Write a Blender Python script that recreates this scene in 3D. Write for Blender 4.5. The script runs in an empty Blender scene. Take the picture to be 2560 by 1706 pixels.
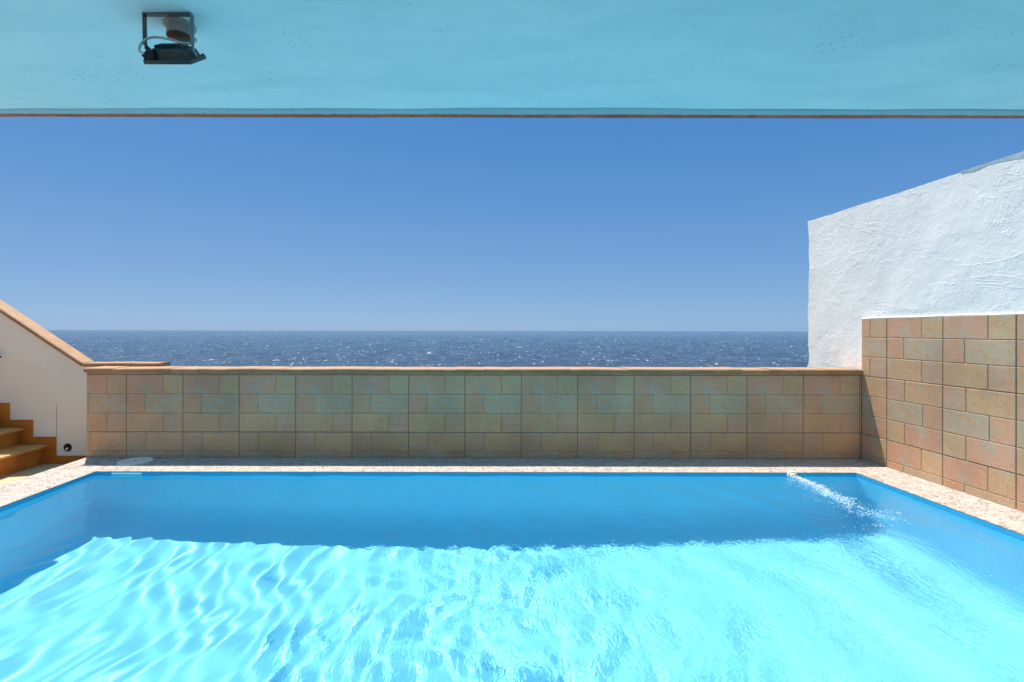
import bpy, bmesh, math, random
import numpy as np
from mathutils import Vector, Matrix

R = math.radians
C = bpy.context.scene.collection
sc = bpy.context.scene
random.seed(7)
rng = np.random.default_rng(11)

# ------------------------------------------------------------------ camera
H = 1.356                                   # eye height above the pool deck
cam_d = bpy.data.cameras.new('camera')
cam_d.sensor_width = 36.0
cam_d.lens = 17.75
cam_d.shift_x = 0.0389
cam_d.shift_y = -0.0102
cam_d.clip_start = 0.05
cam_d.clip_end = 90000
cam = bpy.data.objects.new('camera', cam_d)
cam.location = (0, 0, H)
cam.rotation_euler = (R(90), R(-0.10), 0)
C.objects.link(cam)
sc.camera = cam

# ------------------------------------------------------------------ sky and sun
SUN_V = Vector((-0.22, 0.322, 1.0)).normalized()      # towards the sun
ELEV = math.asin(SUN_V.z)
ROT = math.atan2(SUN_V.x, SUN_V.y)
w = bpy.data.worlds.new('World')
sc.world = w
w.use_nodes = True
nt = w.node_tree
bg = nt.nodes['Background']
sky = nt.nodes.new('ShaderNodeTexSky')
sky.sky_type = 'NISHITA'
sky.sun_disc = False
sky.sun_elevation = ELEV
sky.sun_rotation = ROT
sky.altitude = 0
sky.air_density = 0.5
sky.dust_density = 0.3
sky.ozone_density = 6.0
# clear sea air, with extra brightness added to the unseen sky overhead to lift the shade: flatten the gradient towards the horizon a little, channel by channel
sep_, com_ = nt.nodes.new('ShaderNodeSeparateColor'), nt.nodes.new('ShaderNodeCombineColor')
nt.links.new(sky.outputs[0], sep_.inputs[0])
for ch, (gam, gain) in enumerate(((0.89, 0.668), (0.51, 1.60), (0.23, 3.67))):
    pw, ml = nt.nodes.new('ShaderNodeMath'), nt.nodes.new('ShaderNodeMath')
    pw.operation, ml.operation = 'POWER', 'MULTIPLY'
    pw.inputs[1].default_value, ml.inputs[1].default_value = gam, gain
    nt.links.new(sep_.outputs[ch], pw.inputs[0])
    nt.links.new(pw.outputs[0], ml.inputs[0])
    nt.links.new(ml.outputs[0], com_.inputs[ch])
tcw, spw, rw = nt.nodes.new('ShaderNodeTexCoord'), nt.nodes.new('ShaderNodeSeparateXYZ'), nt.nodes.new('ShaderNodeValToRGB')
mxw = nt.nodes.new('ShaderNodeMix')
mxw.data_type, mxw.blend_type = 'RGBA', 'MULTIPLY'
mxw.inputs[0].default_value = 1.0
nt.links.new(tcw.outputs['Generated'], spw.inputs[0])
nt.links.new(spw.outputs[2], rw.inputs[0])
for k_, (p_, c_) in enumerate(((0.0, (1, 1, 1)), (0.08, (1.28, 1.05, 1.0)), (0.18, (1.40, 1.09, 1.0)), (0.29, (1.24, 1.05, 1.0)), (0.42, (1.02, 1, 1)), (0.60, (1.9, 1.7, 1.25)), (1.0, (3.4, 2.75, 1.75)))):
    e_ = rw.color_ramp.elements[k_] if k_ < 2 else rw.color_ramp.elements.new(p_)
    e_.position, e_.color = p_, (*c_, 1)
nt.links.new(com_.outputs[0], mxw.inputs[6])
nt.links.new(rw.outputs[0], mxw.inputs[7])
nt.links.new(mxw.outputs[2], bg.inputs[0])
bg.inputs[1].default_value = 0.05

sun_d = bpy.data.lights.new('sun', 'SUN')
sun_d.energy = 2.75
sun_d.angle = R(0.53)
sun_d.color = (1.0, 0.95, 0.88)
sun_d.cycles.is_caustics_light = True
sun = bpy.data.objects.new('sun', sun_d)
sun.rotation_euler = SUN_V.to_track_quat('Z', 'Y').to_euler()
sun.location = (-4, 8, 20)
C.objects.link(sun)

sc.view_settings.view_transform = 'Standard'
sc.view_settings.look = 'None'
sc.view_settings.gamma = 1
sc.view_settings.exposure = 1.33
cy = sc.cycles
cy.use_denoising = True
cy.max_bounces = 14
cy.diffuse_bounces = 7
cy.glossy_bounces = 6
cy.transmission_bounces = 10
cy.transparent_max_bounces = 12
cy.caustics_reflective = True
cy.caustics_refractive = True
cy.blur_glossy = 0.303
cy.sample_clamp_indirect = 12.0
cy.sample_clamp_direct = 0.0


# ------------------------------------------------------------------ helpers
def s2l(v):
    v /= 255.0
    return v / 12.92 if v <= 0.04045 else ((v + 0.055) / 1.055) ** 2.4


def rgb(r, g, b):
    return (s2l(r), s2l(g), s2l(b), 1.0)


class Mat:
    """A thin wrapper round a node material."""
    def __init__(self, name, color=(0.8, 0.8, 0.8, 1), rough=0.6, spec=0.5, metal=0.0):
        self.m = bpy.data.materials.new(name)
        self.m.use_nodes = True
        self.t = self.m.node_tree
        self.b = self.t.nodes['Principled BSDF']
        self.b.inputs['Base Color'].default_value = color
        self.b.inputs['Roughness'].default_value = rough
        self.b.inputs['Specular IOR Level'].default_value = spec
        self.b.inputs['Metallic'].default_value = metal

    def n(self, kind, **kw):
        nd = self.t.nodes.new(kind)
        for k, v in kw.items():
            setattr(nd, k, v)
        return nd

    def l(self, a, b):
        self.t.links.new(a, b)

    def co(self, which='Object', scale=None, rot=None):
        tc = self.n('ShaderNodeTexCoord')
        out = tc.outputs[which]
        if scale or rot:
            mp = self.n('ShaderNodeMapping')
            if scale:
                mp.inputs['Scale'].default_value = scale
            if rot:
                mp.inputs['Rotation'].default_value = rot
            self.l(out, mp.inputs[0])
            out = mp.outputs[0]
        return out

    def noise(self, vec, scale, detail=4, rough=0.55, dist=0.0, out='Fac'):
        nd = self.n('ShaderNodeTexNoise')
        nd.inputs['Scale'].default_value = scale
        nd.inputs['Detail'].default_value = detail
        nd.inputs['Roughness'].default_value = rough
        nd.inputs['Distortion'].default_value = dist
        self.l(vec, nd.inputs['Vector'])
        return nd.outputs[out]

    def ramp(self, fac, stops, interp='LINEAR'):
        nd = self.n('ShaderNodeValToRGB')
        cr = nd.color_ramp
        cr.interpolation = interp
        while len(cr.elements) < len(stops):
            cr.elements.new(0.5)
        for e, (p, c) in zip(cr.elements, stops):
            e.position = p
            e.color = c if len(c) == 4 else (*c, 1)
        self.l(fac, nd.inputs[0])
        return nd.outputs[0]

    def mix(self, fac, a, b, mode='MIX'):
        nd = self.n('ShaderNodeMix', data_type='RGBA', blend_type=mode)
        for i, v in ((0, fac), (6, a), (7, b)):
            if hasattr(v, 'is_linked'):
                self.l(v, nd.inputs[i])
            else:
                nd.inputs[i].default_value = v
        return nd.outputs[2]

    def math(self, op, a, b=0.0):
        nd = self.n('ShaderNodeMath', operation=op)
        for i, v in ((0, a), (1, b)):
            if hasattr(v, 'is_linked'):
                self.l(v, nd.inputs[i])
            else:
                nd.inputs[i].default_value = v
        return nd.outputs[0]

    def bump(self, h, strength=0.5, dist=0.01, normal=None):
        nd = self.n('ShaderNodeBump')
        nd.inputs['Strength'].default_value = strength
        nd.inputs['Distance'].default_value = dist
        self.l(h, nd.inputs['Height'])
        if normal is not None:
            self.l(normal, nd.inputs['Normal'])
        return nd.outputs[0]

    def color(self, c):
        self.l(c, self.b.inputs['Base Color'])

    def normal(self, nrm):
        self.l(nrm, self.b.inputs['Normal'])


class MB:
    """Collects faces for one mesh object."""
    def __init__(self):
        self.v, self.f = [], []

    def add(self, vs, fs):
        o = len(self.v)
        self.v += [tuple(p) for p in vs]
        self.f += [tuple(i + o for i in f) for f in fs]
        return self

    def box(self, x0, x1, y0, y1, z0, z1, M=None, ch=0.0):
        if ch <= 0:
            vs = [(x, y, z) for z in (z0, z1) for y in (y0, y1) for x in (x0, x1)]
            fs = [(0, 2, 3, 1), (4, 5, 7, 6), (0, 1, 5, 4), (2, 6, 7, 3), (0, 4, 6, 2), (1, 3, 7, 5)]
        else:
            bm = bmesh.new()
            bmesh.ops.create_cube(bm, size=1)
            for p in bm.verts:
                p.co = Vector(((x0 + x1) / 2 + p.co.x * (x1 - x0), (y0 + y1) / 2 + p.co.y * (y1 - y0), (z0 + z1) / 2 + p.co.z * (z1 - z0)))
            bmesh.ops.bevel(bm, geom=bm.edges[:] + bm.verts[:], offset=ch, segments=2, affect='EDGES', profile=0.5)
            bm.verts.index_update()
            vs = [p.co.copy() for p in bm.verts]
            fs = [[q.index for q in f.verts] for f in bm.faces]
            bm.free()
        if M is not None:
            vs = [M @ Vector(p) for p in vs]
        return self.add(vs, fs)

    def prism(self, poly, axis, a, b):
        """poly: 2-D outline; extruded along axis 'y' (poly in x,z) or 'x' (poly in y,z) or 'z' (poly in x,y)."""
        n = len(poly)
        def P(p, t):
            return {'y': (p[0], t, p[1]), 'x': (t, p[0], p[1]), 'z': (p[0], p[1], t)}[axis]
        vs = [P(p, a) for p in poly] + [P(p, b) for p in poly]
        fs = [tuple(range(n))[::-1], tuple(range(n, 2 * n))]
        fs += [(i, (i + 1) % n, n + (i + 1) % n, n + i) for i in range(n)]
        return self.add(vs, fs)

    def lathe(self, prof, M, seg=40):
        """prof: (radius, height) list; closed by poles where the radius is 0."""
        vs, fs, rows = [], [], []
        for r, h in prof:
            if r < 1e-6:
                rows.append([len(vs)])
                vs.append((0, 0, h))
            else:
                rows.append(list(range(len(vs), len(vs) + seg)))
                vs += [(r * math.cos(2 * math.pi * k / seg), r * math.sin(2 * math.pi * k / seg), h) for k in range(seg)]
        for a, b in zip(rows, rows[1:]):
            for k in range(seg):
                k2 = (k + 1) % seg
                if len(a) == 1:
                    fs.append((a[0], b[k], b[k2]))
                elif len(b) == 1:
                    fs.append((a[k], b[0], a[k2]))
                else:
                    fs.append((a[k], b[k], b[k2], a[k2]))
        return self.add([M @ Vector(p) for p in vs], fs)

    def tube(self, pts, r, seg=10, sub=6):
        P = [Vector(p) for p in pts]
        Q = []
        for i in range(len(P) - 1):
            p0, p1, p2, p3 = P[max(i - 1, 0)], P[i], P[i + 1], P[min(i + 2, len(P) - 1)]
            for k in range(sub):
                t = k / sub
                Q.append(0.5 * ((2 * p1) + (p2 - p0) * t + (2 * p0 - 5 * p1 + 4 * p2 - p3) * t * t + (3 * p1 - p0 - 3 * p2 + p3) * t ** 3))
        Q.append(P[-1])
        up = Vector((0.3, 0.9, 0.2)).normalized()
        vs, fs = [], []
        for i, q in enumerate(Q):
            d = (Q[min(i + 1, len(Q) - 1)] - Q[max(i - 1, 0)]).normalized()
            u = d.cross(up).normalized()
            v = d.cross(u)
            vs += [q + (u * math.cos(2 * math.pi * k / seg) + v * math.sin(2 * math.pi * k / seg)) * r for k in range(seg)]
        for i in range(len(Q) - 1):
            for k in range(seg):
                k2 = (k + 1) % seg
                fs.append((i * seg + k, i * seg + k2, (i + 1) * seg + k2, (i + 1) * seg + k))
        fs.append(tuple(range(seg))[::-1])
        fs.append(tuple((len(Q) - 1) * seg + k for k in range(seg)))
        return self.add(vs, fs)

    def build(self, name, mat, parent=None, smooth=False, bevel=0.0, fix=True):
        me = bpy.data.meshes.new(name)
        me.from_pydata(self.v, [], self.f)
        if fix:
            bm = bmesh.new()
            bm.from_mesh(me)
            bmesh.ops.recalc_face_normals(bm, faces=bm.faces[:])
            bm.to_mesh(me)
            bm.free()
        me.materials.append(mat.m if isinstance(mat, Mat) else mat)
        o = bpy.data.objects.new(name, me)
        C.objects.link(o)
        if parent is not None:
            o.parent = parent
            o.matrix_parent_inverse = Matrix.Translation(-parent.location)
        if smooth:
            me.shade_smooth()
            if smooth != 'all':
                me.set_sharp_from_angle(angle=R(38))
        if bevel:
            md = o.modifiers.new('bevel', 'BEVEL')
            md.width = bevel
            md.segments = 2
            md.limit_method = 'ANGLE'
        return o


def tag(o, label=None, cat=None, group=None, kind=None):
    for k, v in (('label', label), ('category', cat), ('group', group), ('kind', kind)):
        if v:
            o[k] = v
    return o


def thing(name, loc, label, cat, group=None):
    o = bpy.data.objects.new(name, None)
    o.location = loc
    o.empty_display_size = 0.1
    C.objects.link(o)
    return tag(o, label, cat, group)


def grid_mesh(name, X, Y, Z, mat, smooth=True):
    """X, Y, Z: 2-D arrays of one height field."""
    nr, nc = X.shape
    me = bpy.data.meshes.new(name)
    co = np.stack([X, Y, Z], -1).reshape(-1, 3).astype(np.float32)
    me.vertices.add(nr * nc)
    me.vertices.foreach_set('co', co.ravel())
    i = np.arange(nr * nc).reshape(nr, nc)
    q = np.stack([i[:-1, :-1], i[:-1, 1:], i[1:, 1:], i[1:, :-1]], -1).reshape(-1, 4)
    me.loops.add(q.size)
    me.loops.foreach_set('vertex_index', q.ravel().astype(np.int32))
    me.polygons.add(len(q))
    me.polygons.foreach_set('loop_start', (np.arange(len(q)) * 4).astype(np.int32))
    me.polygons.foreach_set('loop_total', np.full(len(q), 4, np.int32))
    me.update(calc_edges=True)
    if smooth:
        me.shade_smooth()
    me.materials.append(mat.m)
    o = bpy.data.objects.new(name, me)
    C.objects.link(o)
    return o


# ------------------------------------------------------------------ materials
# stoneware wall tiles: the print repeats on every tile, so it lives in tile coordinates (uv), the dirt in wall coordinates
def make_tile_mat():
    m = Mat('stoneware_tile', rough=0.62, spec=0.35)
    at = m.n('ShaderNodeVertexColor', layer_name='block')
    uv = m.co('UV')
    obj = m.co('Object')
    n1 = m.noise(uv, 7, 5, 0.62, 0.4)
    n2 = m.noise(uv, 21, 6, 0.65, 0.8)
    n3 = m.noise(obj, 130, 3, 0.6)
    n4 = m.noise(obj, 1.7, 4, 0.6)
    f1 = m.ramp(n1, [(0.50, (0, 0, 0)), (0.66, (1, 1, 1))])
    f2 = m.ramp(n2, [(0.52, (0, 0, 0)), (0.66, (1, 1, 1))])
    c = m.mix(m.math('MULTIPLY', f1, 0.72), at.outputs[0], rgb(196, 188, 164))
    c = m.mix(m.math('MULTIPLY', f2, 0.6), c, rgb(226, 158, 114))
    f3 = m.ramp(m.noise(uv, 12, 5, 0.7, 0.6), [(0.55, (0, 0, 0)), (0.68, (1, 1, 1))])
    c = m.mix(m.math('MULTIPLY', f3, 0.45), c, rgb(226, 188, 140))
    g = m.ramp(n3, [(0.3, (0.66, 0.66, 0.66)), (0.7, (1.12, 1.12, 1.12))])
    c = m.mix(1.0, c, g, 'MULTIPLY')
    d = m.ramp(n4, [(0.3, (0.78, 0.78, 0.78)), (0.7, (1.06, 1.06, 1.06))])
    c = m.mix(1.0, c, d, 'MULTIPLY')
    pits = m.ramp(m.noise(obj, 46, 6, 0.75), [(0.62, (0, 0, 0)), (0.70, (1, 1, 1))])
    c = m.mix(m.math('MULTIPLY', pits, 0.35), c, rgb(112, 90, 74))
    m.color(c)
    h = m.math('ADD', m.math('MULTIPLY', n2, 0.5), m.math('MULTIPLY', m.noise(uv, 75, 5, 0.7), 0.7))
    m.normal(m.bump(h, 0.55, 0.006))
    return m


M_tile = make_tile_mat()

M_grout = Mat('tile_grout', rgb(112, 106, 92), 0.9, 0.2)
v = M_grout.co()
M_grout.color(M_grout.ramp(M_grout.noise(v, 30, 4), [(0.3, rgb(88, 88, 80)), (0.7, rgb(128, 120, 104))]))


def terracotta(name, lo, hi, rough=0.6, scale=9, streak=None):
    m = Mat(name, rough=rough, spec=0.35)
    v = m.co('Object', streak)
    n = m.noise(v, scale, 5, 0.6, 0.3)
    c = m.ramp(n, [(0.3, lo), (0.7, hi)])
    g = m.ramp(m.noise(m.co(), 160, 3, 0.6), [(0.3, (0.86, 0.86, 0.86)), (0.7, (1.07, 1.07, 1.07))])
    c = m.mix(1.0, c, g, 'MULTIPLY')
    m.color(c)
    m.normal(m.bump(m.noise(m.co(), 90, 5, 0.65), 0.3, 0.004))
    return m


M_coping = terracotta('terracotta_coping', rgb(176, 130, 92), rgb(194, 152, 112))
M_edge_tile = terracotta('roof_edge_tile', rgb(150, 84, 62), rgb(190, 116, 88))
M_stair = terracotta('stair_tile', rgb(190, 108, 40), rgb(220, 142, 66), 0.45, 6)
M_tread = terracotta('tread_tile', rgb(206, 142, 78), rgb(230, 174, 106), 0.5, 6)
M_skirt = terracotta('skirting_tile', rgb(190, 102, 30), rgb(218, 134, 50), 0.42, 6)


def plaster(name, col, bump_s, cracks=True, soft=1.0, stains=False):
    m = Mat(name, col, 0.85, 0.2)
    v = m.co()
    vb = m.noise(v, 1.3, 5, 0.6, 0.5)
    c = m.ramp(vb, [(0.3, tuple(k * 0.93 for k in col[:3])), (0.7, tuple(min(1, k * 1.03) for k in col[:3]))])
    fine = m.noise(v, 55, 6, 0.68)
    med = m.noise(v, 9, 6, 0.62, 0.6)
    big = m.noise(v, 2.4, 4, 0.55, 0.8)
    patch = m.ramp(m.noise(v, 1.9, 4, 0.6, 0.5), [(0.42, (0.18, 0.18, 0.18)), (0.62, (1, 1, 1))])
    h = m.math('ADD', m.math('MULTIPLY', m.math('MULTIPLY', fine, patch), 0.46), m.math('MULTIPLY', med, 0.40))
    h = m.math('ADD', h, m.math('MULTIPLY', big, 0.9 * soft))
    if cracks:
        # trowel ridges: thin bands where a stretched noise crosses its middle value
        vr = m.co('Object', (1.0, 0.55, 1.5), (R(28), 0, 0))
        rn = m.noise(vr, 2.3, 6, 0.6, 0.7)
        rd = m.math('ABSOLUTE', m.math('SUBTRACT', rn, 0.5))
        rd = m.ramp(rd, [(0.0, (1, 1, 1)), (0.028, (0, 0, 0))])
        h = m.math('ADD', h, m.math('MULTIPLY', m.math('MULTIPLY', rd, patch), 0.16))
    if stains:
        # rusty damp marks creeping up from the foot, faint grey runs down from the top
        sx_ = m.n('ShaderNodeSeparateXYZ')
        m.l(v, sx_.inputs[0])
        foot = m.ramp(sx_.outputs[2], [(0.0, (1, 1, 1)), (0.9, (1, 1, 1)), (1.0, (0, 0, 0))])
        spot = m.ramp(m.noise(v, 15, 5, 0.7, 0.6), [(0.58, (0, 0, 0)), (0.68, (1, 1, 1))])
        c = m.mix(m.math('MULTIPLY', m.math('MULTIPLY', foot, spot), 0.55), c, (0.42, 0.27, 0.17, 1))
        runs = m.ramp(m.noise(m.co('Object', (6, 7, 0.7)), 1.0, 5, 0.65, 0.3), [(0.56, (0, 0, 0)), (0.74, (1, 1, 1))])
        c = m.mix(m.math('MULTIPLY', runs, 0.10), c, (0.5, 0.52, 0.52, 1))
    m.color(c)
    m.normal(m.bump(h, bump_s, 0.03))
    return m


M_white = plaster('white_stucco', (0.94, 0.90, 0.83, 1), 0.42, True, 0.22, True)
M_cream = plaster('cream_plaster', (0.95, 0.845, 0.66, 1), 0.10, False)
M_house = plaster('house_plaster', (0.82, 0.80, 0.77, 1), 0.3, False)


def make_ceiling():
    m = Mat('limewashed_ceiling', rough=0.85, spec=0.2)
    v = m.co()
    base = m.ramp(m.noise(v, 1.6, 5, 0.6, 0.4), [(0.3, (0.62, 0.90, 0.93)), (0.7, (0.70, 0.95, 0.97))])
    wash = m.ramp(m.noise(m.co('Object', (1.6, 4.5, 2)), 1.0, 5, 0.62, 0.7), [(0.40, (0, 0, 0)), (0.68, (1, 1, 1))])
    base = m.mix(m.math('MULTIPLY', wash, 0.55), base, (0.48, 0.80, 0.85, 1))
    # colonies of little dark pits
    where = m.ramp(m.noise(v, 2.1, 4, 0.65, 0.6), [(0.54, (0, 0, 0)), (0.64, (1, 1, 1))])
    pits = m.ramp(m.noise(m.co('Object', (60, 95, 60)), 1.0, 3, 0.7), [(0.60, (0, 0, 0)), (0.67, (1, 1, 1))])
    f = m.math('MULTIPLY', m.math('MULTIPLY', where, pits), 0.85)
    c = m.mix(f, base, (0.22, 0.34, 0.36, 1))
    # brushed streaks
    st = m.ramp(m.noise(m.co('Object', (3.0, 22, 3)), 1.0, 5, 0.6, 0.4), [(0.6, (0, 0, 0)), (0.75, (1, 1, 1))])
    c = m.mix(m.math('MULTIPLY', st, 0.14), c, (0.5, 0.6, 0.62, 1))
    m.color(c)
    h = m.math('ADD', m.math('MULTIPLY', m.noise(v, 70, 5, 0.65), 0.4), m.math('MULTIPLY', m.noise(v, 8, 5, 0.6, 0.5), 0.6))
    h = m.math('SUBTRACT', h, m.math('MULTIPLY', f, 0.4))
    m.normal(m.bump(h, 0.4, 0.01))
    return m


M_ceiling = make_ceiling()


def make_deck():
    m = Mat('pebble_mosaic', rough=0.7, spec=0.3)
    v = m.co()
    warp = m.noise(v, 9, 3, 0.5, 0, 'Color')
    wv = m.n('ShaderNodeVectorMath', operation='MULTIPLY_ADD')
    m.l(warp, wv.inputs[0])
    wv.inputs[1].default_value = (0.05, 0.05, 0)
    m.l(v, wv.inputs[2])
    mp = m.n('ShaderNodeMapping')
    mp.inputs['Scale'].default_value = (24, 32, 1)
    m.l(wv.outputs[0], mp.inputs[0])
    vo = m.n('ShaderNodeTexVoronoi', feature='F1', voronoi_dimensions='2D')
    ve = m.n('ShaderNodeTexVoronoi', feature='DISTANCE_TO_EDGE', voronoi_dimensions='2D')
    for q in (vo, ve):
        q.inputs['Scale'].default_value = 1.0
        q.inputs['Randomness'].default_value = 0.95
        m.l(mp.outputs[0], q.inputs['Vector'])
    sep = m.n('ShaderNodeSeparateColor')
    m.l(vo.outputs['Color'], sep.inputs[0])
    chip = m.ramp(sep.outputs[0], [(0.0, rgb(142, 124, 114)), (0.3, rgb(164, 145, 133)), (0.6, rgb(178, 161, 148)), (0.85, rgb(188, 173, 160)), (1.0, rgb(184, 148, 127))])
    chip = m.mix(1.0, chip, m.ramp(m.noise(v, 120, 3), [(0.3, (0.85, 0.85, 0.85)), (0.7, (1.1, 1.1, 1.1))]), 'MULTIPLY')
    grout = m.ramp(m.noise(v, 25, 3), [(0.3, rgb(188, 182, 174)), (0.7, rgb(206, 200, 191))])
    e = m.ramp(ve.outputs['Distance'], [(0.05, (0, 0, 0)), (0.11, (1, 1, 1))])
    c = m.mix(e, grout, chip)
    c = m.mix(1.0, c, m.ramp(m.noise(v, 2.2, 4, 0.6), [(0.3, (0.88, 0.88, 0.88)), (0.7, (1.05, 1.05, 1.05))]), 'MULTIPLY')
    m.color(c)
    m.normal(m.bump(e, 0.35, 0.004))
    return m


M_deck = make_deck()
M_landing = terracotta('landing_stone', rgb(196, 162, 122), rgb(214, 184, 146), 0.7, 5)

M_band = Mat('waterline_shade', (0.05, 0.42, 0.66, 1), 0.6, 0.25)  # darker blue: the shade above the waterline put into the colour
M_band.color(M_band.ramp(M_band.noise(M_band.co(), 3.0, 4, 0.6), [(0.3, (0.04, 0.38, 0.62)), (0.7, (0.06, 0.45, 0.70))]))
M_pool = Mat('pool_paint', (0.20, 0.58, 0.74, 1), 0.7, 0.2)
v = M_pool.co()
M_pool.color(M_pool.ramp(M_pool.noise(v, 1.5, 4, 0.6), [(0.3, (0.245, 0.715, 0.875)), (0.7, (0.265, 0.74, 0.90))]))

# water: a real refracting surface
m = bpy.data.materials.new('pool_water')
m.use_nodes = True
t = m.node_tree
t.nodes.clear()
o_ = t.nodes.new('ShaderNodeOutputMaterial')
gl = t.nodes.new('ShaderNodeBsdfGlass')
gl.inputs['IOR'].default_value = 1.333
gl.inputs['Roughness'].default_value = 0.0
gl.inputs['Color'].default_value = (0.93, 0.985, 1.0, 1)
tc = t.nodes.new('ShaderNodeTexCoord')
def wnoise(scale, rotz, detail, dist=0.0):
    mp = t.nodes.new('ShaderNodeMapping')
    mp.inputs['Scale'].default_value = scale
    mp.inputs['Rotation'].default_value = (0, 0, rotz)
    nz_ = t.nodes.new('ShaderNodeTexNoise')
    nz_.inputs['Scale'].default_value = 1.0
    nz_.inputs['Detail'].default_value = detail
    nz_.inputs['Distortion'].default_value = dist
    t.links.new(tc.outputs['Object'], mp.inputs[0])
    t.links.new(mp.outputs[0], nz_.inputs[0])
    return nz_.outputs[0]
def wmath(op, a, b):
    nd = t.nodes.new('ShaderNodeMath')
    nd.operation = op
    for i, q in ((0, a), (1, b)):
        if hasattr(q, 'is_linked'):
            t.links.new(q, nd.inputs[i])
        else:
            nd.inputs[i].default_value = q
    return nd.outputs[0]
# the jet keeps the right half covered in fine ripples that die away to the left
sx = t.nodes.new('ShaderNodeSeparateXYZ')
t.links.new(tc.outputs['Object'], sx.inputs[0])
mr = t.nodes.new('ShaderNodeMapRange')
mr.interpolation_type = 'SMOOTHSTEP'
mr.inputs[1].default_value = -1.2
mr.inputs[2].default_value = 2.2
mr.inputs[3].default_value = 0.03
mr.inputs[4].default_value = 1.0
t.links.new(wmath('ADD', sx.outputs[0], wmath('MULTIPLY', wnoise((0.6, 0.6, 1), 0, 2), 1.6)), mr.inputs[0])
rp = wmath('ADD', wmath('MULTIPLY', wnoise((34, 12, 1), R(14), 2, 0.6), 1.0), wmath('MULTIPLY', wnoise((62, 28, 1), R(-22), 2, 0.3), 0.5))
bp = t.nodes.new('ShaderNodeBump')
bp.inputs['Strength'].default_value = 1.0
bp.inputs['Distance'].default_value = 0.0034
t.links.new(wmath('MULTIPLY', rp, mr.outputs[0]), bp.inputs['Height'])
t.links.new(bp.outputs[0], gl.inputs['Normal'])
t.links.new(gl.outputs[0], o_.inputs[0])
M_water = m

M_foam = Mat('white_foam', (0.80, 0.88, 0.92, 1), 0.3, 0.5)
M_foam.b.inputs['Alpha'].default_value = 0.6
M_plastic = Mat('white_plastic', rgb(236, 230, 218), 0.4, 0.5)
M_plastic.color(M_plastic.ramp(M_plastic.noise(M_plastic.co(), 14, 4), [(0.3, rgb(222, 216, 204)), (0.7, rgb(240, 235, 226))]))
M_ivory = Mat('aged_ivory_plastic', (0.33, 0.72, 0.80, 1), 0.5, 0.4)
M_dark = Mat('dark_void', (0.012, 0.014, 0.016, 1), 0.5, 0.4)
M_slot = Mat('drain_slot', (0.01, 0.06, 0.09, 1), 0.6, 0.3)

M_gun = Mat('anthracite_aluminium', rgb(66, 76, 80), 0.5, 0.5, 0.25)
M_gun.normal(M_gun.bump(M_gun.noise(M_gun.co(), 400, 3), 0.15, 0.002))
M_steel = Mat('grey_steel', rgb(112, 120, 124), 0.42, 0.5, 0.5)
M_screw = Mat('screw_metal', rgb(150, 150, 150), 0.35, 0.5, 0.9)
M_box = Mat('grey_box_plastic', rgb(172, 170, 166), 0.5, 0.4)
M_lid = terracotta('rusty_lid', rgb(96, 78, 72), rgb(124, 100, 92), 0.6, 30)
M_cable = Mat('white_cable', rgb(216, 216, 214), 0.45, 0.4)
M_rubber = Mat('black_rubber', (0.015, 0.016, 0.018, 1), 0.55, 0.4)
M_iron = Mat('dark_iron', rgb(40, 38, 36), 0.5, 0.4, 0.4)
M_cement = plaster('grey_cement', (0.46, 0.53, 0.55, 1), 0.3, False)
M_drip = plaster('drip_render', (0.34, 0.56, 0.61, 1), 0.35, False)
M_crack = Mat('crack_filler', rgb(186, 160, 138), 0.9, 0.1)


def make_sea():
    m = Mat('sea_water', rough=0.12, spec=0.5)
    m.b.inputs['IOR'].default_value = 1.333
    v = m.co()
    a = m.noise(m.co('Object', (1.6, 0.9, 1)), 1.0, 6, 0.65)
    b = m.noise(m.co('Object', (0.35, 0.16, 1)), 1.0, 5, 0.6)
    h = m.math('ADD', m.math('MULTIPLY', a, 0.9), m.math('MULTIPLY', b, 1.5))
    m.normal(m.bump(h, 0.55, 1.0))
    # whitecaps, plus sun sparkle painted in as the same white specks
    big = m.noise(m.co('Object', (0.035, 0.016, 1)), 1.0, 3, 0.5)
    cap_glint = m.noise(m.co('Object', (0.55, 0.10, 1)), 1.0, 6, 0.72)
    f = m.math('MULTIPLY', m.ramp(cap_glint, [(0.60, (0, 0, 0)), (0.67, (1, 1, 1))]), m.ramp(big, [(0.40, (0.22, 0.22, 0.22)), (0.60, (1, 1, 1))]))
    roll = m.noise(m.co('Object', (0.13, 0.028, 1)), 1.0, 5, 0.7)
    f = m.math('MAXIMUM', f, m.ramp(roll, [(0.655, (0, 0, 0)), (0.70, (1, 1, 1))]))
    c = m.mix(f, (0.045, 0.064, 0.09, 1), (0.75, 0.78, 0.8, 1))
    m.color(c)
    m.l(m.math('ADD', m.math('MULTIPLY', f, 0.6), 0.14), m.b.inputs['Roughness'])
    return m


M_sea = make_sea()
M_rock = Mat('dry_ground', rough=0.95, spec=0.1)
v = M_rock.co()
M_rock.color(M_rock.ramp(M_rock.noise(v, 0.6, 6, 0.65), [(0.3, (0.10, 0.08, 0.06)), (0.7, (0.25, 0.20, 0.15))]))
M_rock.normal(M_rock.bump(M_rock.noise(v, 2.5, 6, 0.7), 0.6, 0.3))

# ------------------------------------------------------------------ plan of the place (metres; pool deck top = 0, camera over the origin)
WB = 5.37        # face of the tiled back wall
WL, WR = -4.10, 4.143          # its ends
PX0, PX1 = -3.61, 3.68         # pool basin
PY0, PY1 = 0.95, 4.84
WATER = -0.036
FLOOR = WATER - 1.27
LAND = -0.147    # stair landing, one step below the deck
SEA = -12.0

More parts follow.
